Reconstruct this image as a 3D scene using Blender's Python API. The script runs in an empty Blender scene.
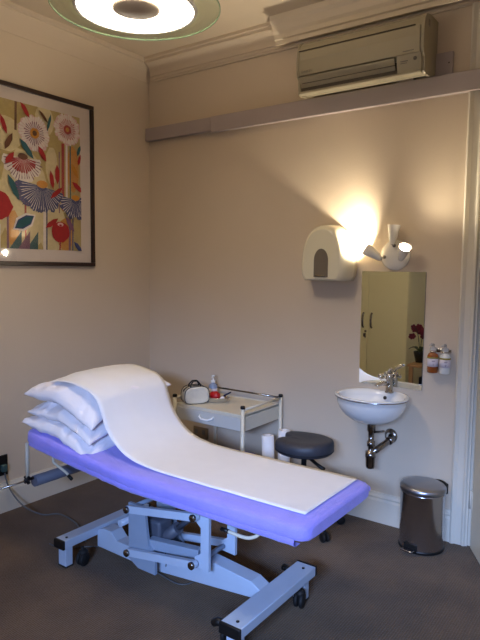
import bpy, bmesh, math, random
from mathutils import Vector, Matrix, noise
random.seed(7)
PI = math.pi
COL = bpy.context.scene.collection
V = Vector

# ---------------------------------------------------------------- materials
def lin(c):
    return tuple((x/12.92 if x <= .04045 else ((x+.055)/1.055)**2.4) for x in c)

def mat(name, rgb, rough=.5, metal=0, var=0, vscale=8, bump=0, bscale=60, spec=.5, sheen=0, coat=0, trans=0, alpha=1, emit=None, estr=0):
    m = bpy.data.materials.new(name); m.use_nodes = True
    nt = m.node_tree; b = nt.nodes['Principled BSDF']
    c = lin(rgb)
    b.inputs['Base Color'].default_value = (*c, 1)
    b.inputs['Roughness'].default_value = rough
    b.inputs['Metallic'].default_value = metal
    b.inputs['Specular IOR Level'].default_value = spec
    b.inputs['Sheen Weight'].default_value = sheen
    b.inputs['Coat Weight'].default_value = coat
    b.inputs['Transmission Weight'].default_value = trans
    b.inputs['Alpha'].default_value = alpha
    if emit:
        b.inputs['Emission Color'].default_value = (*emit, 1); b.inputs['Emission Strength'].default_value = estr
    tc = nt.nodes.new('ShaderNodeTexCoord')
    if var:
        n = nt.nodes.new('ShaderNodeTexNoise'); n.inputs['Scale'].default_value = vscale; n.inputs['Detail'].default_value = 5
        r = nt.nodes.new('ShaderNodeValToRGB')
        r.color_ramp.elements[0].position = .3; r.color_ramp.elements[1].position = .7
        r.color_ramp.elements[0].color = (*[x*(1-var) for x in c], 1)
        r.color_ramp.elements[1].color = (*[min(1, x*(1+var)) for x in c], 1)
        nt.links.new(tc.outputs['Object'], n.inputs['Vector']); nt.links.new(n.outputs['Fac'], r.inputs['Fac'])
        nt.links.new(r.outputs['Color'], b.inputs['Base Color'])
    if bump:
        n = nt.nodes.new('ShaderNodeTexNoise'); n.inputs['Scale'].default_value = bscale; n.inputs['Detail'].default_value = 4
        bp = nt.nodes.new('ShaderNodeBump'); bp.inputs['Strength'].default_value = bump; bp.inputs['Distance'].default_value = .01
        nt.links.new(tc.outputs['Object'], n.inputs['Vector']); nt.links.new(n.outputs['Fac'], bp.inputs['Height'])
        nt.links.new(bp.outputs['Normal'], b.inputs['Normal'])
    return m

M = {}
M['wall'] = mat('wall_paint', (.81, .745, .66), .75, var=.025, vscale=1.6, bump=.08, bscale=90, spec=.25)
M['rearwall'] = mat('rear_wall_paint', (.90, .90, .90), .7, var=.02, vscale=2)
M['ceiling'] = mat('ceiling_paint', (.84, .78, .69), .85, var=.02, vscale=2, spec=.2)
M['trim'] = mat('trim_gloss', (.83, .80, .74), .35, var=.02, vscale=5, spec=.45)
M['doorpaint'] = mat('door_gloss', (.83, .79, .70), .38, var=.02, vscale=5)
M['trunk'] = mat('trunking_plastic', (.66, .61, .60), .45, var=.02, vscale=6)
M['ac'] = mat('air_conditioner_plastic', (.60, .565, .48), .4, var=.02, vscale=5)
M['acline'] = mat('dark_groove', (.22, .18, .14), .6)
M['acgrey'] = mat('grey_badge', (.45, .42, .38), .5)
M['white_gloss'] = mat('white_ceramic', (.93, .93, .92), .08, var=.01, vscale=4, coat=.6)
M['cream_plastic'] = mat('cream_plastic', (.86, .83, .73), .22, var=.015, vscale=6, coat=.2)
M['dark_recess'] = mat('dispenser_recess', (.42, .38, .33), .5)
M['chrome'] = mat('chrome', (.80, .79, .78), .10, metal=1, var=.03, vscale=20)
M['trap'] = mat('dull_chrome', (.58, .56, .54), .2, metal=1, var=.06, vscale=20)
M['steel'] = mat('brushed_steel', (.74, .73, .74), .20, metal=1, var=.04, vscale=9)
M['steel_lid'] = mat('bin_lid_steel', (.66, .66, .68), .34, metal=1, var=.04, vscale=9)
M['black'] = mat('black_plastic', (.05, .05, .055), .45)
M['blackrub'] = mat('black_rubber', (.04, .04, .045), .7, bump=.1)
M['stool'] = mat('charcoal_vinyl', (.215, .22, .25), .48, var=.06, vscale=25, bump=.15, bscale=300)
M['frame_blue'] = mat('pale_grey_enamel', (.70, .76, .84), .35, var=.03, vscale=10)
M['frame_dark'] = mat('mid_grey_enamel', (.56, .62, .70), .4, var=.04, vscale=10)
M['motor'] = mat('motor_grey', (.30, .32, .37), .5)
M['white_metal'] = mat('white_enamel', (.85, .82, .74), .35, var=.02, vscale=8)
M['drawer'] = mat('pale_drawer_enamel', (.79, .78, .75), .4, var=.02, vscale=8)
M['purple'] = mat('lavender_cotton', (.60, .56, .93), .9, var=.06, vscale=14, bump=.35, bscale=220, sheen=.3, spec=.15)
M['pillow'] = mat('white_cotton', (.94, .92, .93), .9, var=.02, vscale=10, bump=.2, bscale=180, spec=.15)
M['paper'] = mat('white_paper', (.92, .91, .91), .8, var=.012, vscale=12, bump=.12, bscale=300, spec=.2)
M['foam'] = mat('grey_foam_tube', (.40, .42, .48), .6, var=.04)
M['frame_wood'] = mat('dark_mahogany', (.16, .085, .07), .35, var=.25, vscale=30)
M['mount'] = mat('mount_board', (.80, .75, .72), .8, var=.01)
M['leather'] = mat('cream_leather', (.86, .83, .76), .5, var=.06, vscale=30, bump=.2, bscale=150)
M['red'] = mat('red_plastic', (.72, .09, .10), .4, var=.1, vscale=40)
M['navy'] = mat('navy_plastic', (.08, .09, .22), .4)
M['cable'] = mat('grey_cable', (.36, .37, .38), .5)
M['socket'] = mat('beige_socket', (.55, .47, .36), .4)
M['cupboard'] = mat('cream_laminate', (.95, .92, .73), .35, var=.012, vscale=3)
M['wood'] = mat('light_oak', (.72, .56, .38), .45, var=.15, vscale=12)
M['leaf'] = mat('orchid_leaf', (.12, .22, .10), .4, var=.15, vscale=20)
M['petal'] = mat('magenta_petal', (.42, .06, .16), .6, var=.2, vscale=30)
M['pot'] = mat('dark_pot', (.10, .12, .12), .25)
M['green_plug'] = mat('green_plug', (.22, .33, .33), .5)
M['towel'] = mat('blue_towel', (.50, .50, .74), .9, var=.08, vscale=20, bump=.3, bscale=150)
M['amber'] = mat('amber_soap', (.58, .29, .08), .12, var=.05, coat=.5)
M['lotion'] = mat('white_lotion', (.88, .87, .84), .2, coat=.4)
M['label'] = mat('pale_label', (.84, .80, .82), .6)
M['olive'] = mat('olive_band', (.55, .50, .12), .6)
M['ink'] = mat('grey_ink', (.40, .30, .36), .6)
M['hub'] = mat('lamp_hub_grey', (.62, .56, .49), .5)
M['clearplastic'] = mat('clear_pump_plastic', (.80, .78, .76), .15, alpha=.75)
M['bluebottle'] = mat('pale_blue_bottle', (.60, .66, .76), .15, alpha=.8)
M['rosewhite'] = mat('white_lamp_enamel', (.88, .86, .82), .25, coat=.3)
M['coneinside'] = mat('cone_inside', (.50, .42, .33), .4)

def glass(name, tint, gloss=.12, rough=.02, trans=(1, 1, 1)):
    m = bpy.data.materials.new(name); m.use_nodes = True
    nt = m.node_tree; nt.nodes.clear()
    o = nt.nodes.new('ShaderNodeOutputMaterial'); mx = nt.nodes.new('ShaderNodeMixShader')
    t = nt.nodes.new('ShaderNodeBsdfTransparent'); g = nt.nodes.new('ShaderNodeBsdfGlossy')
    
    t.inputs['Color'].default_value = (*trans, 1); g.inputs['Color'].default_value = (*tint, 1); g.inputs['Roughness'].default_value = rough
    mx.inputs[0].default_value = gloss; nt.links.new(t.outputs[0], mx.inputs[1]); nt.links.new(g.outputs[0], mx.inputs[2])
    nt.links.new(mx.outputs[0], o.inputs[0])
    return m
M['pane'] = glass('picture_glass', (1, 1, 1), .05, .03)
M['lampglass'] = glass('lamp_glass', (.9, 1, .92), .08, .05, (.88, .93, .88))
M['glassedge'] = mat('green_glass_edge', (.62, .72, .60), .2, emit=lin((.62, .72, .58)), estr=0.0)
M['windowglass'] = glass('window_glass', (1, 1, 1), .12, .02)

def mirror_mat():
    m = mat('mirror_silver', (.97, .98, .97), .01, metal=1); return m
M['mirror'] = mirror_mat()

def emis(name, col, s):
    m = bpy.data.materials.new(name); m.use_nodes = True
    b = m.node_tree.nodes['Principled BSDF']
    b.inputs['Base Color'].default_value = (.9, .9, .85, 1)
    b.inputs['Emission Color'].default_value = (*col, 1); b.inputs['Emission Strength'].default_value = s
    return m
M['lampglow'] = emis('lamp_diffuser_glow', (1, .88, .71), 28.5)
M['bulb'] = emis('bulb_glow', (1, .88, .72), 60)

def carpet_mat():
    m = bpy.data.materials.new('carpet'); m.use_nodes = True
    nt = m.node_tree; b = nt.nodes['Principled BSDF']; b.inputs['Roughness'].default_value = .95
    b.inputs['Specular IOR Level'].default_value = .1; b.inputs['Sheen Weight'].default_value = .15
    tc = nt.nodes.new('ShaderNodeTexCoord')
    w = nt.nodes.new('ShaderNodeTexWave'); w.inputs['Scale'].default_value = 28; w.inputs['Distortion'].default_value = 3.5
    w.inputs['Detail'].default_value = 3; w.inputs['Detail Scale'].default_value = 4
    n = nt.nodes.new('ShaderNodeTexNoise'); n.inputs['Scale'].default_value = 3; n.inputs['Detail'].default_value = 8
    n2 = nt.nodes.new('ShaderNodeTexNoise'); n2.inputs['Scale'].default_value = 160; n2.inputs['Detail'].default_value = 3
    r = nt.nodes.new('ShaderNodeValToRGB')
    r.color_ramp.elements[0].position = .3; r.color_ramp.elements[0].color = (*lin((.32, .25, .17)), 1)
    r.color_ramp.elements[1].position = .7; r.color_ramp.elements[1].color = (*lin((.43, .34, .24)), 1)
    mx = nt.nodes.new('ShaderNodeMixRGB'); mx.blend_type = 'MULTIPLY'; mx.inputs[0].default_value = .16
    ad = nt.nodes.new('ShaderNodeMath'); ad.operation = 'ADD'
    bp = nt.nodes.new('ShaderNodeBump'); bp.inputs['Strength'].default_value = .5; bp.inputs['Distance'].default_value = .006
    L = nt.links
    for q in (w, n, n2): L.new(tc.outputs['Object'], q.inputs['Vector'])
    L.new(n.outputs['Fac'], r.inputs['Fac']); L.new(r.outputs['Color'], mx.inputs[1]); L.new(w.outputs['Color'], mx.inputs[2])
    L.new(mx.outputs[0], b.inputs['Base Color'])
    L.new(w.outputs['Fac'], ad.inputs[0]); L.new(n2.outputs['Fac'], ad.inputs[1]); L.new(ad.outputs[0], bp.inputs['Height'])
    L.new(bp.outputs['Normal'], b.inputs['Normal'])
    return m
M['carpet'] = carpet_mat()

# ---------------------------------------------------------------- mesh helpers
class MB:
    def __init__(s): s.bm = bmesh.new(); s.mi = 0
    def _f(s, vs, smooth=False):
        try:
            f = s.bm.faces.new(vs); f.smooth = smooth; f.material_index = s.mi; return f
        except ValueError: return None
    def box(s, x0, x1, y0, y1, z0, z1, bev=0, R=None, seg=2):
        vs = [s.bm.verts.new(V((x, y, z))) for x in (x0, x1) for y in (y0, y1) for z in (z0, z1)]
        fs = [(0, 1, 3, 2), (4, 6, 7, 5), (0, 4, 5, 1), (2, 3, 7, 6), (0, 2, 6, 4), (1, 5, 7, 3)]
        F = [s._f([vs[i] for i in f]) for f in fs]
        if bev:
            es = list({e for f in F for e in f.edges})
            r = bmesh.ops.bevel(s.bm, geom=es, offset=bev, segments=seg, profile=.5, affect='EDGES')
            for f in r['faces']: f.smooth = True; f.material_index = s.mi
            vs = list({v for f in r['faces'] for v in f.verts} | {v for v in vs if v.is_valid})
        if R is not None:
            for v in vs: v.co = R @ v.co
        return s
    def rings(s, rings, close=True, caps=True, smooth=True):
        rv = [[s.bm.verts.new(V(p)) for p in r] for r in rings]
        n = len(rv[0])
        for a, b in zip(rv, rv[1:]):
            for i in range(n if close else n-1):
                j = (i+1) % n; s._f([a[i], a[j], b[j], b[i]], smooth)
        if caps and close:
            s._f(list(reversed(rv[0]))); s._f(rv[-1])
        return s
    def tube(s, pts, r, n=10, caps=True):
        pts = [V(p) for p in pts]; rs = r if isinstance(r, (list, tuple)) else [r]*len(pts)
        up = None; out = []
        for i, p in enumerate(pts):
            t = (pts[min(i+1, len(pts)-1)]-pts[max(i-1, 0)]).normalized()
            if up is None:
                up = t.orthogonal().normalized()
            up = (up - t*up.dot(t)).normalized(); sd = t.cross(up)
            out.append([p+(up*math.cos(2*PI*k/n)+sd*math.sin(2*PI*k/n))*rs[i] for k in range(n)])
        return s.rings(out, True, caps)
    def bar(s, a, b, w, h, bev=.002):   # rectangular bar from a to b, w sideways, h upward
        a, b = V(a), V(b); t = (b-a).normalized(); L = (b-a).length
        up = V((0, 0, 1)) if abs(t.z) < .9 else V((1, 0, 0))
        sd = t.cross(up).normalized(); up = sd.cross(t)
        R = Matrix((t, sd, up)).transposed().to_4x4(); R.translation = a
        return s.box(0, L, -w/2, w/2, -h/2, h/2, bev, R)
    def lathe(s, prof, c=(0, 0, 0), axis=None, n=32, caps=False, sx=1, sy=1):
        R = Matrix.Identity(3)
        if axis is not None: R = V((0, 0, 1)).rotation_difference(V(axis)).to_matrix()
        c = V(c); out = []
        for r, z in prof:
            out.append([c+R @ V((r*sx*math.cos(2*PI*k/n), r*sy*math.sin(2*PI*k/n), z)) for k in range(n)])
        return s.rings(out, True, caps)
    def prism(s, poly, a, b, f, smooth=False):  # poly of 2d, f(u,v,t) -> 3d
        A = [s.bm.verts.new(V(f(u, v, a))) for u, v in poly]; B = [s.bm.verts.new(V(f(u, v, b))) for u, v in poly]
        n = len(poly)
        for i in range(n):
            j = (i+1) % n; s._f([A[i], A[j], B[j], B[i]], smooth)
        s._f(list(reversed(A))); s._f(B); return s
    def grid(s, pts, smooth=True):
        rv = [[s.bm.verts.new(V(p)) for p in r] for r in pts]
        for a, b in zip(rv, rv[1:]):
            for i in range(len(a)-1): s._f([a[i], a[i+1], b[i+1], b[i]], smooth)
        return s
    def ball(s, c, r, sc=(1, 1, 1), n=14):
        c = V(c); m = n//2
        out = []
        for i in range(m+1):
            t = PI*i/m; t = min(max(t, .02), PI-.02)
            out.append([c+V((r*sc[0]*math.sin(t)*math.cos(2*PI*k/n), r*sc[1]*math.sin(t)*math.sin(2*PI*k/n), -r*sc[2]*math.cos(t))) for k in range(n)])
        return s.rings(out, True, True)

def origin_of(p):
    o = V((0, 0, 0))
    while p is not None: o = o+p.location; p = p.parent
    return o
def obj(name, mb, m, parent=None, loc=None):
    bm = mb.bm
    bmesh.ops.remove_doubles(bm, verts=bm.verts, dist=1e-6)
    bmesh.ops.recalc_face_normals(bm, faces=bm.faces)
    me = bpy.data.meshes.new(name)
    o = bpy.data.objects.new(name, me); COL.objects.link(o)
    if parent is not None:
        o.parent = parent; off = origin_of(parent)
    else:
        off = V(loc) if loc is not None else V((0, 0, 0)); o.location = off
    bm.transform(Matrix.Translation(-off)); bm.to_mesh(me); bm.free()
    for q in (m if isinstance(m, (list, tuple)) else [m]): me.materials.append(M[q])
    return o
def thing(name, label, cat, loc, group=None):
    o = bpy.data.objects.new(name, None); COL.objects.link(o); o.location = loc; o.empty_display_size = .05
    return tag(o, label, cat, group)
def tag(o, label, cat, group=None):
    o['label'] = label; o['category'] = cat
    if group: o['group'] = group
    return o
def struct(name, mb, m):
    o = obj(name, mb, m); o['kind'] = 'structure'; return o
def lab(o, l): o['label'] = l; return o
def nz(x, y, z, s=1): return noise.noise(V((x*s, y*s, z*s)))

# ---------------------------------------------------------------- dimensions
XL, YB, ZC = -3.307, 3.36, 3.115       # left wall, back wall, ceiling
XR, YR = 1.10, -.95                    # right wall, rear wall
OX0, OX1, OZ = -.818, -.02, 2.50        # doorway in the back wall
T = .12

# ---------------------------------------------------------------- room shell
struct('floor', MB().box(XL-T, XR+T, YR-T, YB+1.4, -.1, 0), 'carpet')
struct('ceiling', MB().box(XL-T, XR+T, YR-T, YB+1.4, ZC, ZC+.1), 'ceiling')
struct('wall_left', MB().box(XL-T, XL, YR-T, YB+T, 0, ZC), 'wall')
b = MB(); b.box(XL, OX0, YB, YB+T, 0, ZC); b.box(OX1, XR, YB, YB+T, 0, ZC); b.box(OX0, OX1, YB, YB+T, OZ, ZC)
struct('wall_back', b, 'wall')
struct('wall_right', MB().box(XR, XR+T, YR-T, YB+T, 0, ZC), 'wall')
WX0, WX1, WZ0, WZ1 = -.85, .95, .80, 2.10
b = MB(); b.box(XL, WX0, YR-T, YR, 0, ZC); b.box(WX1, XR, YR-T, YR, 0, ZC); b.box(WX0, WX1, YR-T, YR, 0, WZ0); b.box(WX0, WX1, YR-T, YR, WZ1, ZC)
struct('wall_rear', b, 'rearwall')
b = MB(); b.box(OX0-.3, OX1+.3, YB+1.28, YB+1.4, 0, ZC); b.box(OX0-.42, OX0-.3, YB+T, YB+1.28, 0, ZC); b.box(OX1+.3, OX1+.42, YB+T, YB+1.28, 0, ZC)
struct('wall_corridor', b, 'wall')
# window in the rear wall (behind the photographer)
b = MB(); f = .06
b.box(WX0, WX0+f, YR-T, YR+.02, WZ0, WZ1, .004); b.box(WX1-f, WX1, YR-T, YR+.02, WZ0, WZ1, .004)
b.box(WX0+f, WX1-f, YR-T, YR+.02, WZ1-f, WZ1, .004); b.box(WX0+f, WX1-f, YR-T, YR+.05, WZ0, WZ0+f, .004)
b.box(WX0+f, WX1-f, YR-.09, YR-.04, 1.48, 1.52, .004)
w = struct('window_1', b, 'trim')
lab(obj('pane', MB().box(WX0+f, WX1-f, YR-.07, YR-.066, WZ0+f, WZ1-f), 'windowglass', w), 'clear glass pane')

# skirting boards
SK = [(0, 0), (.022, 0), (.022, .135), (.017, .150), (.020, .160), (.012, .172), (.009, .186), (0, .186)]
struct('baseboard_back', MB().prism(SK, XL+.022, -.912, lambda u, v, t: (t, YB-u, v)), 'trim')
struct('baseboard_left', MB().prism(SK, YR, YB, lambda u, v, t: (XL+u, t, v)), 'trim')
b = MB(); b.prism(SK, XL+.022, XR, lambda u, v, t: (t, YR+u, v))
struct('baseboard_rear', b, 'trim')
struct('baseboard_right', MB().prism(SK, YR+.022, YB, lambda u, v, t: (XR-u, t, v)), 'trim')

# cornices
CB = [(0, 2.955), (.012, 2.955), (.014, 2.966), (.020, 2.970), (.022, 2.985), (.030, 2.99), (.030, 3.0)]
for i in range(7):
    a = i/6*PI/2; CB.append((.030+.05*(1-math.cos(a)), 3.0+.07*math.sin(a)))
CB += [(.088, 3.072), (.088, 3.09), (.098, 3.095), (.098, ZC), (0, ZC)]
CL = [(0, 2.95), (.004, 2.95), (.008, 2.985), (.016, 3.02), (.026, 3.05), (.034, 3.072), (.034, 3.078), (.044, 3.084), (.044, ZC), (0, ZC)]
struct('trim_cornice_back', MB().prism(CB, XL+.04, XR, lambda u, v, t: (t, YB-u, v)), 'wall')
struct('trim_cornice_left', MB().prism(CL, YR, YB, lambda u, v, t: (XL+u, t, v)), 'wall')
CX = [(.10, ZC-.155), (.10, ZC), (.185, ZC), (.185, ZC-.03), (.165, ZC-.05), (.150, ZC-.085), (.135, ZC-.10), (.13, ZC-.125), (.115, ZC-.13), (.112, ZC-.155)]
struct('trim_boxed_cornice', MB().prism(CX, -2.10, XR, lambda u, v, t: (t, YB-u+.02, v)), 'ceiling')

# door surround and open door at the right edge
b = MB()
AR = [(0, 0), (0, .028), (.010, .034), (.020, .028), (.028, .022), (.060, .020), (.070, .026), (.078, .026), (.085, .016), (.094, .014), (.094, 0)]
b.prism(AR, 0, 2.955, lambda u, v, t: (-.912+u, YB-v, t))
b.prism(AR, 0, 2.955, lambda u, v, t: (OX1+.094-u, YB-v, t))
b.box(OX0, OX1, YB-.02, YB, OZ, 2.6, .003)
b.box(OX0, OX0+.02, YB, YB+T, 0, OZ); b.box(OX1-.02, OX1, YB, YB+T, 0, OZ)
struct('trim_door_surround', b, 'trim')
hx, hy = OX0+.012, YB-.036
d = V((.485, -.875, 0)).normalized(); nrm = V((-d.y, d.x, 0))
R = Matrix((d, nrm, V((0, 0, 1)))).transposed().to_4x4(); R.translation = (hx+.012, hy, 0)
b = MB(); b.box(0, .74, 0, .04, .008, 2.46, .002, R)
for (x0, x1, z0, z1) in ((.10, .33, .22, .95), (.41, .64, .22, .95), (.10, .33, 1.15, 2.30), (.41, .64, 1.15, 2.30)):
    for fy in ((-.008, 0), (.04, .048)):
        b.box(x0, x1, fy[0], fy[1], z0, z1, .006, R)
dr = struct('door_1', b, 'doorpaint')
for hz in (.28, 2.2):
    h = MB(); h.box(-.022, .006, -.004, .002, hz-.05, hz+.05, .001, R); h.tube([R @ V((-.012, -.006, hz-.052)), R @ V((-.012, -.006, hz+.052))], .006)
    obj('hinge', h, 'trim', dr)
h = MB(); h.lathe([(.026, 0), (.026, .004), (.009, .008), (.009, .035), (.024, .045), (.026, .06), (.014, .07)], R @ V((.68, -.008, 1.0)), -nrm, 20, True)
obj('door_knob', h, 'trap', dr)

# ---------------------------------------------------------------- cable trunking on the back wall
b = MB(); b.box(XL+.002, -2.66, YB-.045, YB, 2.512, 2.606, .004)
tag(obj('cable_trunking', b, 'trunk', loc=(-3, YB, 2.51)), 'short grey plastic trunking length on the back wall, running into the left corner', 'trunking', 'cable trunking on the back wall')
b = MB(); b.box(-2.655, XR-.01, YB-.055, YB-.036, 2.498, 2.606, .004); b.box(-2.655, -.915, YB-.036, YB, 2.505, 2.606)
tag(obj('cable_trunking', b, 'trunk', loc=(-1, YB, 2.5)), 'long grey plastic trunking length beneath the air conditioner', 'trunking', 'cable trunking on the back wall')

# ---------------------------------------------------------------- air conditioner
ax0, ax1 = -1.865, -1.098
t = thing('air_conditioner', 'cream split air conditioner high on the back wall above the trunking', 'air conditioner', (-1.48, YB, 2.60))
P = [(3.36, 2.63), (3.36, 2.905), (3.23, 2.905), (3.185, 2.895), (3.158, 2.872), (3.147, 2.84), (3.141, 2.78), (3.143, 2.72), (3.150, 2.695), (3.170, 2.68), (3.215, 2.615), (3.25, 2.60)]
b = MB(); b.prism(P, ax0+.006, ax1-.006, lambda u, v, q: (q, u, v), True)
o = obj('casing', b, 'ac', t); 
for f in o.data.polygons: f.use_smooth = False
P2 = [(3.36, 2.628), (3.36, 2.908), (3.23, 2.908), (3.183, 2.899), (3.154, 2.874), (3.143, 2.84), (3.137, 2.78), (3.139, 2.72), (3.146, 2.692), (3.162, 2.675), (3.168, 2.60), (3.19, 2.588), (3.26, 2.595)]
for q in (ax0, ax1-.014):
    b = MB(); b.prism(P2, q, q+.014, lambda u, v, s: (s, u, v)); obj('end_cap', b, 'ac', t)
b = MB(); b.box(ax0+.012, ax1-.05, 3.140, 3.150, 2.834, 2.840); obj('intake_groove', b, 'acline', t)
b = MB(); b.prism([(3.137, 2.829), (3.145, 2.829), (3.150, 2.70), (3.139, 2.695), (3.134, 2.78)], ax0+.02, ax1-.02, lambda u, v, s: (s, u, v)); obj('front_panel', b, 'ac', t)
lv = lambda x0, x1, y0, z0, y1, z1, th=.006: MB().bar(((x0+x1)/2, y0, z0), ((x0+x1)/2, y1, z1), x1-x0, th, .001)
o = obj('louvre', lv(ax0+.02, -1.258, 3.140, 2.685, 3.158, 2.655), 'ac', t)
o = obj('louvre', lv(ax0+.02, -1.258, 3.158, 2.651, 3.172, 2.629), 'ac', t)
b = MB(); b.box(ax0+.02, -1.250, 3.168, 3.21, 2.606, 2.668); obj('outlet_slot', b, 'acline', t)
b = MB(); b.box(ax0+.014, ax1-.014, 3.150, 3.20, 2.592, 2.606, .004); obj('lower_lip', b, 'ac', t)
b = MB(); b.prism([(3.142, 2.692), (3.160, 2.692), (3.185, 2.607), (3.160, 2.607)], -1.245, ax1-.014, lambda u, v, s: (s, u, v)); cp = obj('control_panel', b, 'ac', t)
b = MB(); b.lathe([(.010, 0), (.010, .004), (.004, .005)], (-1.145, 3.150, 2.668), (0, -1, -.25), 16, True); obj('button', b, 'acgrey', cp)
b = MB(); b.box(-1.225, -1.185, 3.1455, 3.149, 2.660, 2.664); obj('marking', b, 'acgrey', cp); b = MB(); b.box(-1.225, -1.19, 3.148, 3.151, 2.650, 2.653); obj('marking', b, 'acgrey', cp); b = MB(); b.box(-1.17, -1.15, 3.155, 3.158, 2.632, 2.636); obj('marking', b, 'acgrey', cp)
fc = bpy.data.curves.new('brand_lettering', 'FONT'); fc.body = 'DAIKIN'; fc.size = .022; fc.extrude = .0004; fc.resolution_u = 2
fo = bpy.data.objects.new('tmp', fc); COL.objects.link(fo)
bpy.context.view_layer.update()
me = bpy.data.meshes.new_from_object(fo); bpy.data.objects.remove(fo)
def textmesh(me, x, y, z, sx=1):
    for v in me.vertices: p = v.co.copy(); v.co = (x+p.x*sx, y-p.z, z+p.y)
    return me
textmesh(me, ax0+.035-(-1.48), 3.1365-YB, 2.706-2.60)
me.materials.clear(); me.materials.append(M['acgrey'])
lo = bpy.data.objects.new('lettering', me); COL.objects.link(lo); lo.parent = t
b = MB(); b.box(-1.21, -1.15, 3.136, 3.139, 2.706, 2.711); obj('badge', b, 'acgrey', t)
b = MB(); b.box(ax1-.010, ax1+.002, 3.20, 3.225, 2.84, 2.875); obj('side_sticker', b, 'acgrey', t)
# fused switch and small trunk under the unit
t = thing('switch_plate', 'grey double blanking plate on the wall right of the air conditioner', 'switch', (-1.06, YB, 2.67))
b = MB(); b.box(-1.125, -1.005, YB-.02, YB, 2.612, 2.735, .004); obj('plate', b, 'trunk', t)
for x in (-1.105, -1.025):
    b = MB(); b.lathe([(.004, 0), (.004, .002)], (x, YB-.02, 2.675), (0, -1, 0), 8, True); obj('screw', b, 'acline', t)
b = MB(); b.box(-1.30, -1.21, YB-.05, YB-.002, 2.607, 2.628); tag(obj('pipe_cover', b, 'trunk', loc=(-1.25, YB, 2.607)), 'short grey cover piece between trunking and air conditioner underside', 'pipe cover')

# ---------------------------------------------------------------- framed picture on the left wall
py0, py1, pz0, pz1 = 1.70, 2.794, 1.550, 2.652
t = thing('framed_picture', 'large floral painting in dark frame with pale mount on the left wall', 'picture', (XL, (py0+py1)/2, pz0))
b = MB(); fw = .026; xf = XL+.028
for (y0, y1, z0, z1) in ((py0, py1, pz0, pz0+fw), (py0, py1, pz1-fw, pz1), (py0, py0+fw, pz0+fw, pz1-fw), (py1-fw, py1, pz0+fw, pz1-fw)):
    b.box(XL+.001, xf, y0, y1, z0, z1, .003)
obj('frame', b, 'frame_wood', t)
obj('mount', MB().box(XL+.002, XL+.010, py0+fw, py1-fw, pz0+fw, pz1-fw), 'mount', t)
ay0, ay1, az0, az1 = py0+.112, py1-.112, pz0+.105, pz1-.098
def hexm(n, c):
    M[n] = mat('paint_'+n, c, .8, var=.08, vscale=40); return n
pm = [hexm('ochre', (.66, .58, .36)), hexm('cream', (.78, .72, .56)), hexm('crimson', (.60, .12, .13)), hexm('pink', (.80, .66, .66)), hexm('blue', (.22, .25, .42)), hexm('orange', (.74, .50, .18)), hexm('teal', (.16, .33, .36)), hexm('pwhite', (.84, .80, .78)), hexm('mauve', (.45, .30, .40)), hexm('brown', (.36, .22, .14))]
IDX = {n: i for i, n in enumerate(pm)}
b = MB(); layer = [XL+.0110]
b.mi = IDX['ochre']; b.box(XL+.0095, XL+.0110, ay0, ay1, az0, az1)
def apoly(pts, m):
    layer[0] += .000012; b.mi = IDX[m]
    pts = [(min(max(y, ay0), ay1), min(max(z, az0), az1)) for y, z in pts]
    if max(p[0] for p in pts)-min(p[0] for p in pts) < 1e-4 or max(p[1] for p in pts)-min(p[1] for p in pts) < 1e-4: return
    try: b._f([b.bm.verts.new(V((layer[0], y, z))) for y, z in pts])
    except Exception: pass
def petals(y, z, r0, r1, a0, a1, n, m, wd=.55):
    for i in range(n):
        a = a0+(a1-a0)*(i+.5)/n+random.uniform(-.02, .02); h = (a1-a0)/n*wd; rr = r1*random.uniform(.88, 1.06)
        apoly([(y+r0*math.cos(a-h*.4), z+r0*math.sin(a-h*.4)), (y+rr*.93*math.cos(a-h), z+rr*.93*math.sin(a-h)), (y+rr*math.cos(a), z+rr*math.sin(a)), (y+rr*.93*math.cos(a+h), z+rr*.93*math.sin(a+h)), (y+r0*math.cos(a+h*.4), z+r0*math.sin(a+h*.4))], m)
def disc(y, z, r, m, sy=1, sz=1, n=20, wob=.05):
    apoly([(y+r*sy*math.cos(2*PI*k/n)*(1+random.uniform(-wob, wob)), z+r*sz*math.sin(2*PI*k/n)*(1+random.uniform(-wob, wob))) for k in range(n)], m)
def aleaf(y, z, L, w, a, m):
    c, s = math.cos(a), math.sin(a)
    q = [(-L/2, 0), (-L/5, w/2), (L/5, w/2.2), (L/2, 0), (L/5, -w/2), (-L/5, -w/2.2)]
    apoly([(y+u*c-v*s, z+u*s+v*c) for u, v in q], m)
def stem(y0, z0, y1, z1, w, m):
    apoly([(y0-w/2, z0), (y1-w/2, z1), (y1+w/2, z1), (y0+w/2, z0)], m)
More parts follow.
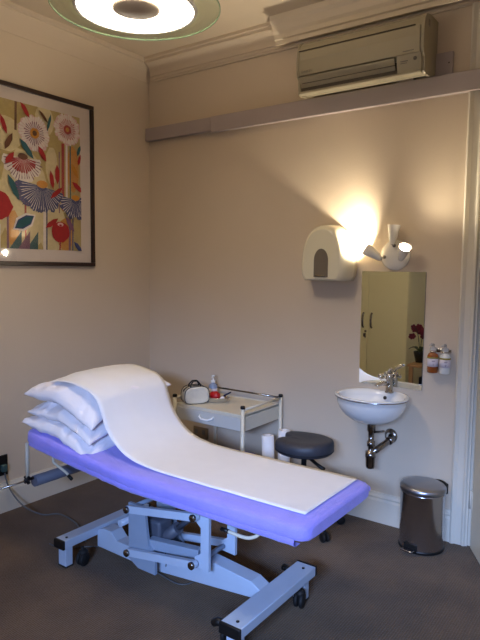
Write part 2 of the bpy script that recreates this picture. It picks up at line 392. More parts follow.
# broad colour patches
for (y, z, r, m, sy, sz) in ((2.25, 1.95, .22, 'cream', .8, 1.5), (2.45, 1.80, .14, 'cream', .8, 1.2), (2.62, 2.20, .10, 'orange', .5, 1.5), (2.12, 2.35, .12, 'cream', 1, .9), (2.40, 2.48, .12, 'cream', .6, .8), (1.98, 1.9, .15, 'cream', 1, 1.5), (2.55, 1.76, .11, 'orange', .6, 1), (2.16, 1.78, .07, 'orange', .6, 1.6), (2.45, 2.2, .06, 'cream', .8, 2)):
    disc(y, z, r, m, sy, sz)
for (y, z0, z1, w, m) in ((2.535, 1.92, 2.36, .022, 'crimson'), (2.565, 1.95, 2.37, .016, 'pwhite'), (2.595, 1.95, 2.36, .010, 'teal'), (2.505, 1.90, 2.30, .008, 'mauve'), (2.245, az0, 2.04, .014, 'crimson'), (2.385, az0, 1.92, .020, 'pwhite'), (2.402, az0, 1.92, .010, 'blue'), (2.505, az0, 1.74, .012, 'crimson'), (2.585, az0, 1.90, .018, 'mauve'), (2.61, az0, 1.90, .010, 'blue'), (2.19, 2.38, az1, .016, 'brown'), (2.12, az0, 1.88, .016, 'mauve'), (2.06, az0, 1.80, .02, 'pwhite'), (1.95, az0, 2.2, .014, 'crimson')):
    stem(y, z0, y+.006, z1, w, m)
for (y, z, m) in ((2.18, 1.66, 'teal'), (2.30, 1.66, 'teal'), (2.24, 1.66, 'mauve')):
    apoly([(y-.05, az0), (y+.035, az0), (y+.04, z+.11)], m)
def daisy(y, z, r, cm):
    petals(y, z, .02, r, 0, 2*PI, 34, 'pink', .8); petals(y, z, .02, r*.96, .05, 2*PI+.05, 34, 'pwhite', .42)
    petals(y, z, .02, r*.66, .1, 2*PI+.1, 28, 'crimson' if cm == 'crimson' else 'mauve', .22); disc(y, z, r*.28, cm); disc(y, z, r*.14, 'brown' if cm == 'orange' else 'orange')
daisy(2.325, 2.385, .118, 'orange'); daisy(2.578, 2.455, .108, 'crimson'); daisy(1.95, 2.42, .10, 'orange')
def fan(y, z, r, m, m2, top, a0=PI*1.02, a1=PI*1.98, n=18, k=.14, sh=0):
    petals(y, z, .01, r, a0, a1, n, m, .95); petals(y, z, .03, r*.98, a0, a1, n, m2, k); petals(y, z, .03, r*.8, a0+.08, a1-.08, n, m, k*.8); disc(y, z+.012, r*.20, top, 1.2, .7)
fan(2.235, 2.215, .145, 'pwhite', 'mauve', 'brown', PI*1.0, PI*2.0, 20, .16)
petals(2.235, 2.22, .01, .10, PI*1.03, PI*1.97, 16, 'crimson', .38); disc(2.235, 2.225, .022, 'brown', 1.3, .7)
fan(2.29, 2.03, .12, 'blue', 'mauve', 'mauve', PI*.85, PI*1.55, 14)
fan(2.372, 2.06, .175, 'blue', 'pwhite', 'orange', PI*.98, PI*1.93, 26, .11)
fan(2.634, 2.0, .135, 'blue', 'pwhite', 'orange', PI*.98, PI*2.02, 22)
fan(1.90, 2.12, .12, 'blue', 'pwhite', 'orange')
disc(2.05, 1.915, .095, 'crimson', 1, .95); aleaf(2.095, 1.91, .13, .13, 0, 'crimson')
disc(2.507, 1.775, .072, 'crimson', 1, .95); disc(2.507, 1.825, .024, 'pink', 1, .5); disc(2.507, 1.82, .012, 'crimson', 1, .5)
for (y, z, L, w, a, m) in ((2.137, 2.304, .12, .035, 1.1, 'brown'), (2.141, 2.205, .10, .035, .9, 'crimson'), (2.262, 2.278, .15, .038, -.85, 'teal'), (2.375, 2.265, .11, .036, -1.0, 'crimson'), (2.255, 2.515, .11, .03, -.95, 'crimson'), (2.105, 2.40, .12, .03, -1.2, 'crimson'),
        (2.235, 1.823, .19, .095, .55, 'pwhite'), (2.235, 1.823, .165, .068, .55, 'blue'), (2.235, 1.823, .15, .050, .55, 'teal'), (2.164, 2.03, .17, .04, -1.1, 'teal'), (2.488, 2.15, .13, .036, 1.6, 'crimson'), (2.445, 2.11, .12, .032, -1.4, 'crimson'), (2.44, 1.83, .12, .034, .6, 'crimson'), (2.585, 1.83, .12, .034, -.95, 'mauve'),
        (2.652, 2.085, .11, .034, -.6, 'crimson'), (2.63, 2.19, .10, .03, -1.0, 'orange'), (2.665, 2.33, .08, .024, 1.2, 'teal'), (2.67, 2.27, .08, .024, 1.3, 'crimson'), (2.39, 2.50, .10, .02, -.8, 'brown'), (2.43, 2.47, .12, .02, 1.3, 'teal'), (2.65, 1.68, .10, .03, -.8, 'blue'), (2.03, 2.44, .1, .03, .8, 'crimson'), (1.88, 1.75, .12, .04, .9, 'teal'), (2.48, 2.03, .13, .03, .7, 'crimson')):
    aleaf(y, z, L, w, a, m)
b.mi = 0
bm = b.bm
for f in bm.faces: f.normal_update()
me = bpy.data.meshes.new('painting'); off = V(t.location)
bm.transform(Matrix.Translation(-off)); bm.to_mesh(me); bm.free()
po = bpy.data.objects.new('painting', me); COL.objects.link(po); po.parent = t
for q in pm: me.materials.append(M[q])
obj('glass_pane', MB().box(XL+.0155, XL+.018, py0+fw, py1-fw, pz0+fw, pz1-fw), 'pane', t)

# ---------------------------------------------------------------- ceiling lamp
LC = V((-1.825, 1.78, 2.60)); LZ = LC.z
t = thing('pendant_lamp', 'round glass rimmed ceiling lamp hanging lit above the couch', 'lamp', (LC.x, LC.y, ZC))
def ring(nm, prof, m, n=64, caps=False): b = MB(); b.lathe(prof, (LC.x, LC.y, 0), None, n, caps); return obj(nm, b, m, t)
ring('ceiling_rose', [(.0, ZC-.03), (.05, ZC-.03), (.06, ZC-.02), (.06, ZC)], 'rosewhite', 24)
b = MB(); b.tube([(LC.x, LC.y, LZ+.03), (LC.x, LC.y, ZC-.02)], .008); obj('rod', b, 'hub', t)
ring('glass_disc', [(.248, LZ+.0105), (.343, LZ+.0105), (.343, LZ+.004), (.248, LZ+.004), (.248, LZ+.0105)], 'lampglass')
ring('glass_rim', [(.343, LZ+.011), (.3465, LZ+.010), (.3465, LZ+.0045), (.343, LZ+.0035), (.3425, LZ+.007), (.343, LZ+.011)], 'glassedge')
ring('trim_ring', [(.248, LZ+.014), (.252, LZ+.003), (.249, LZ-.004), (.237, LZ-.006), (.237, LZ+.014), (.248, LZ+.014)], 'rosewhite')
lab(ring('diffuser', [(.100, LZ+.011)]+[(.100+.136*i/10, LZ+.002-.009*math.sin(PI*i/10)) for i in range(11)]+[(.236, LZ+.011)]+[(.236-.136*i/10, LZ+.013+.022*math.sin(PI*i/10)) for i in range(11)], 'lampglow'), 'glowing white ring diffuser')
ring('hub_cap', [(.0, LZ+.040), (.094, LZ+.034), (.099, LZ+.020), (.099, LZ-.001), (.090, LZ-.005), (.0, LZ-.007)], 'hub', 40)

# ---------------------------------------------------------------- wall spotlights
SC = V((-1.295, YB, 1.635))
t = thing('wall_spotlight', 'white round wall light with three cone spots above the mirror', 'lamp', SC)
b = MB(); b.lathe([(.088, 0), (.089, .008), (.082, .018), (.055, .028), (.02, .033), (.0, .034)], SC, (0, -1, 0), 40); obj('backplate', b, 'rosewhite', t)
def spot(root, knee, dirv, lit, L=.105):
    d = V(dirv).normalized(); knee = V(knee); root = V(root)
    s = MB(); s.tube([root, root+V((0, -.02, 0)), (root+knee)/2+V((0, -.012, 0)), knee], .0055); s.ball(root+V((0, -.003, 0)), .011); s.ball(knee, .010); obj('swivel_arm', s, 'trap', t)
    c = MB(); r0, r1 = .014, .037
    pr = [(.0, -.006), (r0*.8, -.006), (r0, .0)]+[(r0+(r1-r0)*(i/8)**.75, L*i/8) for i in range(1, 9)]
    pi = [(r1-.002, L)]+[(r0+(r1-r0)*(i/8)**.75-.002, L*i/8) for i in range(7, 1, -1)]+[(.0, L*.25)]
    c.lathe(pr+[(r1, L+.001)], knee, d, 28)
    cone = obj('lamp_shade', c, 'rosewhite', t)
    c = MB(); c.lathe(pi, knee, d, 28); obj('reflector', c, 'coneinside', cone)
    c = MB()
    if lit: c.lathe([(.0, L*.80), (.020, L*.80), (.029, L*.86), (.0295, L*.90), (.0, L*.93)], knee, d, 24)
    else: c.lathe([(.0, L*.60), (.018, L*.60), (.023, L*.68), (.0, L*.70)], knee, d, 24)
    lab(obj('bulb', c, 'bulb' if lit else 'trap', cone), 'lit bulb' if lit else 'unlit bulb')
    return knee+d*(L+.004), d
s1 = spot(SC+V((-.058, -.028, -.012)), SC+V((-.062, -.075, -.022)), (-.80, -.05, .50), True)
s2 = spot(SC+V((.0, -.03, .055)), SC+V((.004, -.070, .066)), (.06, .0, 1), False)
s3 = spot(SC+V((.052, -.028, -.012)), SC+V((.056, -.070, -.024)), (.42, -.50, .66), True, .095)
def spotlamp(p, d, power, ang, blend=.5, col=(1, .86, .64), r=.02):
    l = bpy.data.lights.new('spotlight_beam', 'SPOT'); l.energy = power; l.color = col; l.spot_size = math.radians(ang); l.spot_blend = blend; l.shadow_soft_size = r
    o = bpy.data.objects.new('spotlight_beam', l); COL.objects.link(o); o.location = p; o.rotation_euler = V(d).to_track_quat('-Z', 'Y').to_euler(); return o
spotlamp(s1[0], (-.80, .22, .55), 42, 150, .8)
spotlamp(s3[0], s3[1], 24, 140, .8)

# ---------------------------------------------------------------- towel dispenser
t = thing('paper_towel_dispenser', 'cream domed hand towel dispenser left of the wall spotlights', 'dispenser', (-1.71, YB, 1.475))
cx, zb, hw = -1.702, 1.478, .150
def dome(w, h, n=28, p=2.4):
    pts = []
    for i in range(n+1):
        a = PI*i/n
        c, s = math.cos(a), math.sin(a)
        pts.append((w*math.copysign(abs(c)**(2/p), c), h*.22+h*.78*abs(s)**(2/p)))
    return pts
rg = []
for (dy, sw, sh, dz) in ((0, 1.09, 1.0, 0), (.05, 1.10, 1.0, 0), (.11, 1.05, .985, .0), (.14, .98, .955, .003), (.157, .90, .915, .007), (.165, .80, .86, .012)):
    pts = dome(hw*sw, .345*sh)
    rg.append([(cx+u, YB-dy, zb+dz+v) for u, v in pts]+[(cx-hw*sw*.96, YB-dy, zb+dz+.03), (cx-hw*sw*.86, YB-dy, zb+dz), (cx+hw*sw*.86, YB-dy, zb+dz), (cx+hw*sw*.96, YB-dy, zb+dz+.03)])
b = MB(); b.rings(rg); obj('housing', b, 'cream_plastic', t)
b = MB()
ar = [(  .056*math.cos(PI*i/14), .130+.075*math.sin(PI*i/14)) for i in range(15)]+[(-.056, .022), (.056, .022)]
ri = [(u*.86, .022+(v-.022)*.94) for u, v in ar]
xo = cx+.002
b.prism(ar, .155, .168, lambda u, v, s: (xo+u, YB-s, zb+v)); obj('opening_surround', b, 'cream_plastic', t)
b = MB(); b.prism(ri, .160, .1695, lambda u, v, s: (xo+u, YB-s, zb+v)); rc = lab(obj('opening', b, 'dark_recess', t), 'shaded arched paper opening')
b = MB(); b.box(xo-.035, xo+.030, YB-.176, YB-.1695, zb+.024, zb+.034, .002); obj('tear_edge', b, 'trap', t)

# ---------------------------------------------------------------- mirror
t = thing('wall_mirror', 'frameless rectangular mirror on the wall above the basin', 'mirror', (-1.305, YB, .853))
b = MB(); b.box(-1.501, -1.110, YB-.008, YB-.0045, .853, 1.538); obj('mirror_glass', b, 'mirror', t)
b = MB(); b.box(-1.502, -1.109, YB-.0045, YB-.0005, .852, 1.539); lab(obj('backing', b, 'acgrey', t), 'grey backing edge')

# ---------------------------------------------------------------- basin with tap and trap
BX, BY, BZ = -1.345, 3.180, .822
t = thing('wash_basin', 'small white oval ceramic wash basin fixed under the mirror', 'basin', (BX, YB, BZ-.15))
A_, B_ = .205, .172
def bring(s, z, back=False):
    out = []
    for k in range(48):
        a = 2*PI*k/48; x = A_*s*math.cos(a); y = B_*s*math.sin(a)
        if math.sin(a) > 0 and back: y = min(B_*s*math.sin(a)*1.25, YB-BY-.001)
        out.append((BX+x, BY+y, z))
    return out
b = MB()
rg = []
for i in range(9):
    a = PI/2*i/8; rg.append(bring(max(.10, math.sin(a)**.9), BZ-.168+.156*(1-math.cos(a)), i > 3))
rg.append(bring(1.03, BZ-.010, True)); rg.append(bring(1.045, BZ-.003, True)); rg.append(bring(1.035, BZ, True)); rg.append(bring(.96, BZ, True))
for i in range(8):
    a = PI/2*i/7; rg.append(bring(max(.08, .93*math.cos(a)), BZ-.006-.105*math.sin(a)))
b.rings(rg); obj('bowl', b, 'white_gloss', t)
b = MB()
b.rings([[(x, y-.0015, z) for x, y, z in bring(1.046, BZ-.012, True)], [(x, y-.002, z) for x, y, z in bring(1.052, BZ-.009, True)], [(x, y-.0015, z) for x, y, z in bring(1.046, BZ-.006, True)]], True, False); lab(obj('rim_edge', b, 'steel', t), 'dark glossy line under the rim')
b = MB(); b.lathe([(.009, 0), (.011, .002), (.011, .004), (.0, .004)], (-1.312, BY+.130, BZ-.034), (.0, -1, .35), 16, True); lab(obj('overflow', b, 'black', t), 'dark overflow hole with chrome ring')
b = MB(); b.lathe([(.022, 0), (.02, .004), (.0, .005)], (BX, BY, BZ-.111), None, 20); obj('plughole', b, 'chrome', t)
tx, ty = -1.290, 3.315
tp = MB(); tp.lathe([(.026, 0), (.026, .008), (.021, .012), (.019, .075), (.021, .10), (.017, .115), (.0, .118)], (tx, ty, BZ), None, 24)
tp.tube([(tx, ty, BZ+.052), (tx-.02, ty-.05, BZ+.062), (tx-.035, ty-.095, BZ+.056), (tx-.038, ty-.105, BZ+.044)], [.014, .013, .012, .011], 14)
tap = thing('basin_tap', 'chrome mixer tap with lever standing at the back of the basin', 'tap', (tx, ty, BZ))
obj('tap_body', tp, 'chrome', tap)
b = MB(); b.tube([(tx, ty, BZ+.113), (tx+.004, ty-.012, BZ+.135), (tx+.025, ty-.045, BZ+.150), (tx+.035, ty-.062, BZ+.150)], [.012, .010, .009, .007], 12); obj('lever', b, 'chrome', tap)
b = MB(); b.lathe([(.016, 0), (.017, .02), (.010, .03), (.0, .031)], (tx-.048, ty, BZ+.085), (-.3, -.6, .6), 14, True); b.tube([(tx, ty, BZ+.085), (tx-.05, ty, BZ+.085)], .009); obj('side_knob', b, 'chrome', tap)
b = MB(); b.lathe([(.012, 0), (.013, .012), (.0, .016)], (tx+.028, ty, BZ+.09), (1, -.3, .2), 14, True); b.tube([(tx, ty, BZ+.09), (tx+.03, ty, BZ+.09)], .007); obj('side_knob', b, 'chrome', tap)
# trap
tx2, ty2 = -1.340, 3.185
t2 = thing('bottle_trap', 'chrome bottle trap and waste pipe hanging beneath the basin', 'waste trap', (tx2, ty2, .40))
b = MB(); b.lathe([(.024, .655), (.024, .612), (.018, .608), (.016, .55), (.023, .548), (.023, .520), (.016, .517), (.016, .49), (.030, .488), (.032, .455), (.028, .45), (.026, .40), (.022, .388), (.0, .386)], (tx2, ty2, 0), None, 24); obj('trap_body', b, 'trap', t2)
b = MB(); b.tube([(tx2, ty2, .475), (tx2+.03, ty2+.05, .500), (tx2+.075, ty2+.15, .545), (-1.285, YB-.004, .552)], [.019, .019, .018, .018], 16); obj('waste_pipe', b, 'trap', t2)
b = MB(); b.lathe([(.042, 0), (.044, .006), (.036, .014), (.022, .020), (.022, .022)], (-1.285, YB, .552), (-.2, -1, 0), 28); obj('wall_flange', b, 'trap', t2)
b = MB(); b.lathe([(.024, 0), (.024, .03)], (tx2+.06, ty2+.12, .530), (.35, .8, .35), 20, True); obj('coupling_nut', b, 'trap', t2)
b = MB(); b.tube([(tx2, ty2, .60), (tx2+.05, ty2+.01, .612), (tx2+.075, ty2+.015, .618)], [.006, .005, .006], 8); obj('pop_up_lever', b, 'trap', t2)

# ---------------------------------------------------------------- soap bottles and their rack
t = thing('bottle_bracket', 'chrome wall bracket gripping the two soap bottles beside the mirror', 'bracket', (-1.005, YB, 1.07))
b = MB(); b.box(-1.06, -.95, YB-.006, YB, 1.085, 1.105, .002); obj('wall_plate', b, 'chrome', t)
for x in (-1.040, -.972):
    b = MB(); b.lathe([(.0165, 1.089), (.0185, 1.089), (.0185, 1.096), (.0165, 1.096), (.0165, 1.089)], (x, YB-.045, 0), None, 20); b.box(x-.004, x+.004, YB-.030, YB-.005, 1.090, 1.095); obj('collar', b, 'chrome', t)
def bottle(x, m, label, group):
    y = YB-.045; z0 = .972
    q = thing('soap_bottle', label, 'bottle', (x, y, z0), group)
    s = MB(); s.lathe([(.0, z0), (.027, z0), (.030, z0+.004), (.030, z0+.096), (.026, z0+.106), (.015, z0+.112), (.015, z0+.127), (.0, z0+.127)], (x, y, 0), None, 28); obj('bottle_body', s, m, q)
    s = MB(); s.lathe([(.0304, z0+.036), (.0310, z0+.036), (.0310, z0+.082), (.0304, z0+.082)], (x, y, 0), None, 28); l = obj('paper_label', s, 'label', q)
    s = MB(); s.lathe([(.0304, z0+.082), (.0311, z0+.082), (.0311, z0+.091), (.0304, z0+.091)], (x, y, 0), None, 28); obj('label_band', s, 'olive', q)
    s = MB()
    for k, (dz, w) in enumerate(((.070, .020), (.066, .014), (.052, .010), (.046, .006))):
        a = -1.15; c = V((x+math.cos(a)*.0312, y+math.sin(a)*.0312, z0+dz)); tt = V((-math.sin(a), math.cos(a), 0)); s.bar(c-tt*w/2, c+tt*w/2, .0006, .0022, 0)
    obj('label_print', s, 'ink', l)
    s = MB(); s.lathe([(.017, z0+.126), (.018, z0+.128), (.018, z0+.142), (.008, z0+.145), (.007, z0+.160), (.0, z0+.160)], (x, y, 0), None, 18)
    s.tube([(x, y, z0+.158), (x-.004, y-.012, z0+.163), (x-.010, y-.030, z0+.156)], [.008, .007, .005], 10); obj('pump', s, 'clearplastic', q)
bottle(-1.040, 'amber', 'amber soap pump bottle with white label, next to the mirror edge', 'pump bottles on the wall')
bottle(-.972, 'lotion', 'white lotion pump bottle nearest the door frame', 'pump bottles on the wall')

# ---------------------------------------------------------------- pedal bin
bx, by, br = -1.026, 3.190, .124
t = thing('pedal_bin', 'shiny steel pedal bin on the carpet beneath the basin by the door frame', 'bin', (bx, by, 0))
b = MB(); b.lathe([(.0, .002), (br-.008, .002), (br, .006), (br, .018), (br-.003, .022), (.0, .022)], (bx, by, 0), None, 48); obj('base_ring', b, 'black', t)
b = MB(); b.lathe([(br-.004, .018), (br-.004, .318), (br-.002, .322), (br-.002, .328), (br-.008, .330), (br-.010, .020)], (bx, by, 0), None, 64); obj('bin_body', b, 'steel', t)
b = MB(); b.lathe([(br-.003, .330), (br+.001, .333), (br+.001, .352), (br-.006, .362), (br-.020, .367), (br*.6, .372), (br*.3, .375), (.0, .376)], (bx, by, 0), None, 64)
b.lathe([(br-.003, .330), (.0, .330)], (bx, by, 0), None, 64); obj('lid', b, 'steel_lid', t)
pd = V((-.17, -.98, 0)).normalized(); ps = V((-pd.y, pd.x, 0)); pc = V((bx, by, 0))
b = MB(); b.box(-.038, .038, -.012, .008, .014, .056, .003, Matrix.Translation(pc+pd*(br-.006)) @ Matrix((ps, pd, V((0, 0, 1)))).transposed().to_4x4()); pb = lab(obj('pedal_slot', b, 'black', t), 'black pedal surround')
b = MB(); b.box(-.034, .034, 0, .038, .022, .032, .003, Matrix.Translation(pc+pd*(br+.004)) @ Matrix((ps, pd, V((0, 0, 1)))).transposed().to_4x4()); obj('pedal', b, 'steel', t)
hd = V((.62, .78, 0)).normalized(); hs = V((-hd.y, hd.x, 0))
b = MB(); b.box(-.035, .035, -.006, .016, .300, .362, .006, Matrix.Translation(pc+hd*(br)) @ Matrix((hs, hd, V((0, 0, 1)))).transposed().to_4x4()); obj('hinge', b, 'black', t)
b = MB()
b.tube([pc+V((math.cos(a)*(br+.003), math.sin(a)*(br+.003), .345+.02*math.sin((a-.25)/1.3*PI))) for a in [.25+1.3*i/12 for i in range(13)]], .004, 8); obj('carry_handle', b, 'black', t)

# ---------------------------------------------------------------- stool
sx_, sy_, sz_ = -1.692, 3.020, .457
t = thing('saddle_stool', 'charcoal kidney-shaped saddle stool on castors behind the couch', 'stool', (sx_, sy_, 0))
def outline(s, n=64):
    r = []
    for k in range(n):
        a = 2*PI*k/n
        da = (a-math.radians(188)+PI) % (2*PI)-PI
        rr = .180*(1-.42*math.exp(-(da/.33)**2)+.03*math.exp(-((abs(da)-.72)/.35)**2))
        r.append((rr*s*math.cos(a), rr*s*math.sin(a)*.93))
    return r
rg = []
for (s, z) in ((.05, .0), (.80, .0), (.90, .004), (.965, .014), (.995, .030), (1.0, .048), (.985, .062), (.95, .072), (.88, .079), (.75, .082), (.5, .080), (.25, .077), (.03, .076)):
    rg.append([(sx_+u, sy_+v, sz_+z+(.012*(u/.18)**2 if z > .05 else 0)*s) for u, v in outline(s)])
b = MB(); b.rings(rg); obj('seat', b, 'stool', t)
b = MB(); b.rings([[(sx_+u, sy_+v, sz_+z) for u, v in outline(s)] for s, z in ((.985, .020), (1.003, .023), (.99, .026))], True, False); obj('seam', b, 'blackrub', t)
b = MB(); b.lathe([(.09, sz_-.012), (.10, sz_-.001), (.02, sz_-.001)], (sx_, sy_, 0), None, 20, True); b.lathe([(.028, .10), (.028, .28), (.016, .285), (.016, sz_-.01)], (sx_, sy_, 0), None, 18, True); obj('gas_lift', b, 'black', t)
b = MB(); b.tube([(sx_+.03, sy_-.01, sz_-.02), (sx_+.10, sy_-.03, sz_-.045), (sx_+.16, sy_-.05, sz_-.06)], [.010, .010, .012], 10); obj('lever', b, 'black', t)
for k in range(5):
    a = math.radians(-28+72*k); e = V((sx_+.235*math.cos(a), sy_+.235*math.sin(a), 0))
    b = MB(); b.tube([(sx_+.02*math.cos(a), sy_+.02*math.sin(a), .115), (sx_+.12*math.cos(a), sy_+.12*math.sin(a), .10), (e.x, e.y, .075)], [.022, .018, .013], 10); lg = obj('leg', b, 'black', t)
    ww = V((-math.sin(a), math.cos(a), 0)); b = MB()
    for s in (-1, 1): b.lathe([(.0, -.008), (.024, -.008), (.027, -.004), (.027, .004), (.024, .008), (.0, .008)], e+V((0, 0, .027))+ww*s*.014, ww, 20)
    b.tube([e+V((0, 0, .027)), e+V((0, 0, .07))], .007, 8); b.tube([e+V((0, 0, .027))-ww*.014, e+V((0, 0, .027))+ww*.014], .006, 8)
    obj('castor', b, 'blackrub', lg)

# ---------------------------------------------------------------- trolley
tx0, tx1, ty0, ty1 = -2.608, -2.050, 2.885, 3.322
t = thing('instrument_trolley', 'white metal treatment trolley with drawer against the back wall', 'trolley', ((tx0+tx1)/2, (ty0+ty1)/2, 0))
for x in (tx0, tx1):
    for y in (ty0, ty1):
        b = MB(); b.tube([(x, y, .06), (x, y, .692)], .0125, 12); p = obj('post', b, 'white_metal', t)
        b = MB(); b.lathe([(.0, .690), (.0150, .690), (.0155, .703), (.012, .708), (.0, .709)], (x, y, 0), None, 16); lab(obj('post_cap', b, 'black', p), 'black plastic cap')
        b = MB(); b.lathe([(.0, -.009), (.024, -.009), (.026, -.005), (.026, .005), (.024, .009), (.0, .009)], (x, y, .027), (0, 1, 0), 18); b.box(x-.012, x+.012, y-.012, y+.012, .05, .062); obj('castor', b, 'black', p)
b = MB(); b.box(tx0+.006, tx1-.006, ty0+.006, ty1-.006, .632, .642, .002)
for (x0, x1, y0, y1) in ((tx0+.006, tx1-.006, ty0+.004, ty0+.010), (tx0+.006, tx1-.006, ty1-.012, ty1-.006), (tx0+.006, tx0+.012, ty0+.006, ty1-.006), (tx1-.012, tx1-.006, ty0+.006, ty1-.006)):
    b.box(x0, x1, y0, y1, .628, .648, .0015)
obj('tray_top', b, 'white_metal', t)
for nme, p0, p1 in (('r', (tx1, ty0, .682), (tx1, ty1, .682)), ('l', (tx0, ty0, .682), (tx0, ty1, .682))):
    b = MB(); b.tube([p0, p1], .008, 10); obj('guard_rail', b, 'white_metal', t)
b = MB(); b.tube([(tx0, ty1, .685), (tx1, ty1, .685)], .006, 10); lab(obj('guard_rail', b, 'trap', t), 'dull chrome rear rail')
b = MB(); b.box(tx0+.016, tx1-.016, ty0+.014, ty1-.02, .546, .627); b.box(tx1-.018, tx1-.006, ty0+.012, ty1-.012, .540, .628, .002); b.box(tx0+.006, tx0+.018, ty0+.012, ty1-.012, .540, .628, .002); obj('drawer_housing', b, 'white_metal', t)
b = MB(); b.box(tx0+.020, tx1-.020, ty0+.0, ty0+.014, .545, .627, .003); d_ = obj('drawer', b, 'drawer', t)
hx0 = (tx0+tx1)/2-.005
b = MB(); b.tube([(hx0-.055, ty0+.002, .600), (hx0-.050, ty0-.016, .590), (hx0-.025, ty0-.024, .580), (hx0+.025, ty0-.024, .580), (hx0+.050, ty0-.016, .590), (hx0+.055, ty0+.002, .600)], .0075, 10); obj('handle', b, 'white_gloss', d_)
b = MB(); b.box(tx0+.01, tx1-.01, ty0+.01, ty1-.01, .20, .212, .002); b.box(tx0+.01, tx1-.01, ty0+.006, ty0+.012, .20, .235, .001); obj('lower_shelf', b, 'white_metal', t)

# folded blue towels on the lower shelf
for k, (z, w) in enumerate(((.213, .30), (.263, .29))):
    b = MB(); c = V((-2.30, 3.08, z)); b.box(c.x-w/2, c.x+w/2, c.y-.13, c.y+.13, z, z+.048, .018, seg=4)
    for v in b.bm.verts: v.co += V((0, 0, .004*nz(v.co.x, v.co.y, v.co.z, 18)))*(1 if v.co.z > z+.03 else 0)
    tag(obj('folded_towel', b, 'towel', loc=c), ('folded blue towel lying directly on the lower trolley shelf', 'folded blue towel on top of another, under the trolley drawer')[k], 'towel', 'towels in the trolley')

# handbag
hc = V((-2.515, 2.985, .643)); ad = V((.50, .87, 0)).normalized(); ds = V((-ad.y, ad.x, 0))
t = thing('toiletry_bag', 'small cream bag with black piping and handle on the trolley top', 'bag', hc)
def bagpt(u, w, z): return hc+ad*u+ds*w+V((0, 0, z))
pf = []
for k in range(40):
    a = 2*PI*k/40; c, s = math.cos(a), math.sin(a)
    pf.append((.086*math.copysign(abs(c)**.5, c)*(1-.20*max(0, s)), .058+.057*math.copysign(abs(s)**.5, s)))
b = MB(); b.rings([[bagpt(u*k2, w, .056+(v-.056)*k2+.001) for u, v in pf] for w, k2 in ((-.046, .80), (-.044, .95), (-.039, 1.0), (.036, 1.0), (.041, .95), (.044, .80))]); obj('bag_body', b, 'leather', t)
for w in (-.038, .038):
    b = MB(); q = [bagpt(u*1.005, w, .056+(v-.056)*1.0+.002) for u, v in pf]; b.tube(q+[q[0]], .0032, 8); obj('piping', b, 'black', t)
b = MB(); q = [(u, v) for u, v in pf if v > .060]; b.grid([[bagpt(u*1.01, w, v+.003) for u, v in q] for w in (-.012, .012)])
lab(obj('zip', b, 'black', t), 'black zip gusset')
for w in (-.022, .022):
    b = MB(); b.tube([bagpt(-.040, w, .100), bagpt(-.038, w*.8, .128), bagpt(-.018, w*.5, .150), bagpt(.012, w*.5, .150), bagpt(.030, w*.8, .128), bagpt(.032, w, .100)], .0048, 8); obj('handle', b, 'black', t)

# pump bottle
c = V((-2.545, 3.215, .643))
t = thing('sanitiser_bottle', 'clear bluish bottle with white pump at the back of the trolley', 'bottle', c)
b = MB(); b.lathe([(.0, c.z), (.028, c.z), (.030, c.z+.005), (.030, c.z+.075), (.024, c.z+.088), (.012, c.z+.096), (.012, c.z+.102), (.0, c.z+.102)], (c.x, c.y, 0), None, 24); obj('bottle_body', b, 'bluebottle', t)
b = MB(); b.lathe([(.0305, c.z+.02), (.031, c.z+.02), (.031, c.z+.06), (.0305, c.z+.06)], (c.x, c.y, 0), None, 24); obj('paper_label', b, 'label', t)
b = MB(); b.lathe([(.015, c.z+.10), (.015, c.z+.116), (.006, c.z+.118), (.006, c.z+.140), (.011, c.z+.142), (.011, c.z+.152), (.0, c.z+.154)], (c.x, c.y, 0), None, 18); b.tube([(c.x, c.y, c.z+.147), (c.x+.010, c.y-.022, c.z+.145), (c.x+.014, c.y-.03, c.z+.138)], [.006, .005, .004], 8); obj('pump', b, 'white_gloss', t)

# kidney dish with bits in it
c = V((-2.425, 3.09, .643)); u_ = V((.86, .5, 0)); v_ = V((-.5, .86, 0))
def dish(s, z, n=36):
    o = []
    for k in range(n):
        a = 2*PI*k/n; x = .095*s*math.cos(a); y = .050*s*math.sin(a)-.020*(1-(x/.085)**2)*(1 if math.sin(a) < 0 else .6)*-.5
        o.append(c+u_*x+v_*y+V((0, 0, z)))
    return o
b = MB(); b.rings([dish(.80, .001), dish(.84, .003), dish(1.0, .030), dish(1.05, .032), dish(1.05, .034), dish(.98, .033), dish(.82, .006), dish(.1, .005)]); tag(obj('kidney_dish', b, 'chrome', loc=c), 'shiny steel kidney dish holding red items on the trolley top', 'dish')
b = MB(); b.ball(c+V((-.010, .004, .042)), .036, (1.2, .8, .85), 16)
for v in b.bm.verts: v.co += V((1, 1, 1))*.006*nz(v.co.x, v.co.y, v.co.z, 70)
tag(obj('red_pouch', b, 'red', loc=c), 'crumpled bright red pouch in the kidney dish', 'pouch')
b = MB(); b.ball(c+u_*.050+v_*-.008+V((0, 0, .026)), .0165, (1, 1, 1), 14); tag(obj('cotton_ball', b, 'pillow', loc=c), 'white cotton ball at the right end of the dish', 'cotton ball')
b = MB(); q0 = c+u_*.045+v_*.012+V((0, 0, .030)); b.tube([q0, q0+u_*.03+V((0, 0, .022)), q0+u_*.062+V((0, 0, .04))], [.006, .007, .004], 10)
tag(obj('thermometer', b, 'navy', loc=c), 'dark navy pointed instrument propped over the rim of the dish', 'instrument')
c2 = V((-2.50, 3.135, .643))
b = MB(); b.box(c2.x-.022, c2.x+.022, c2.y-.03, c2.y+.03, c2.z, c2.z+.035, .008); tag(obj('small_case', b, 'black', loc=c2), 'small black case between the cream bag and kidney dish', 'case')

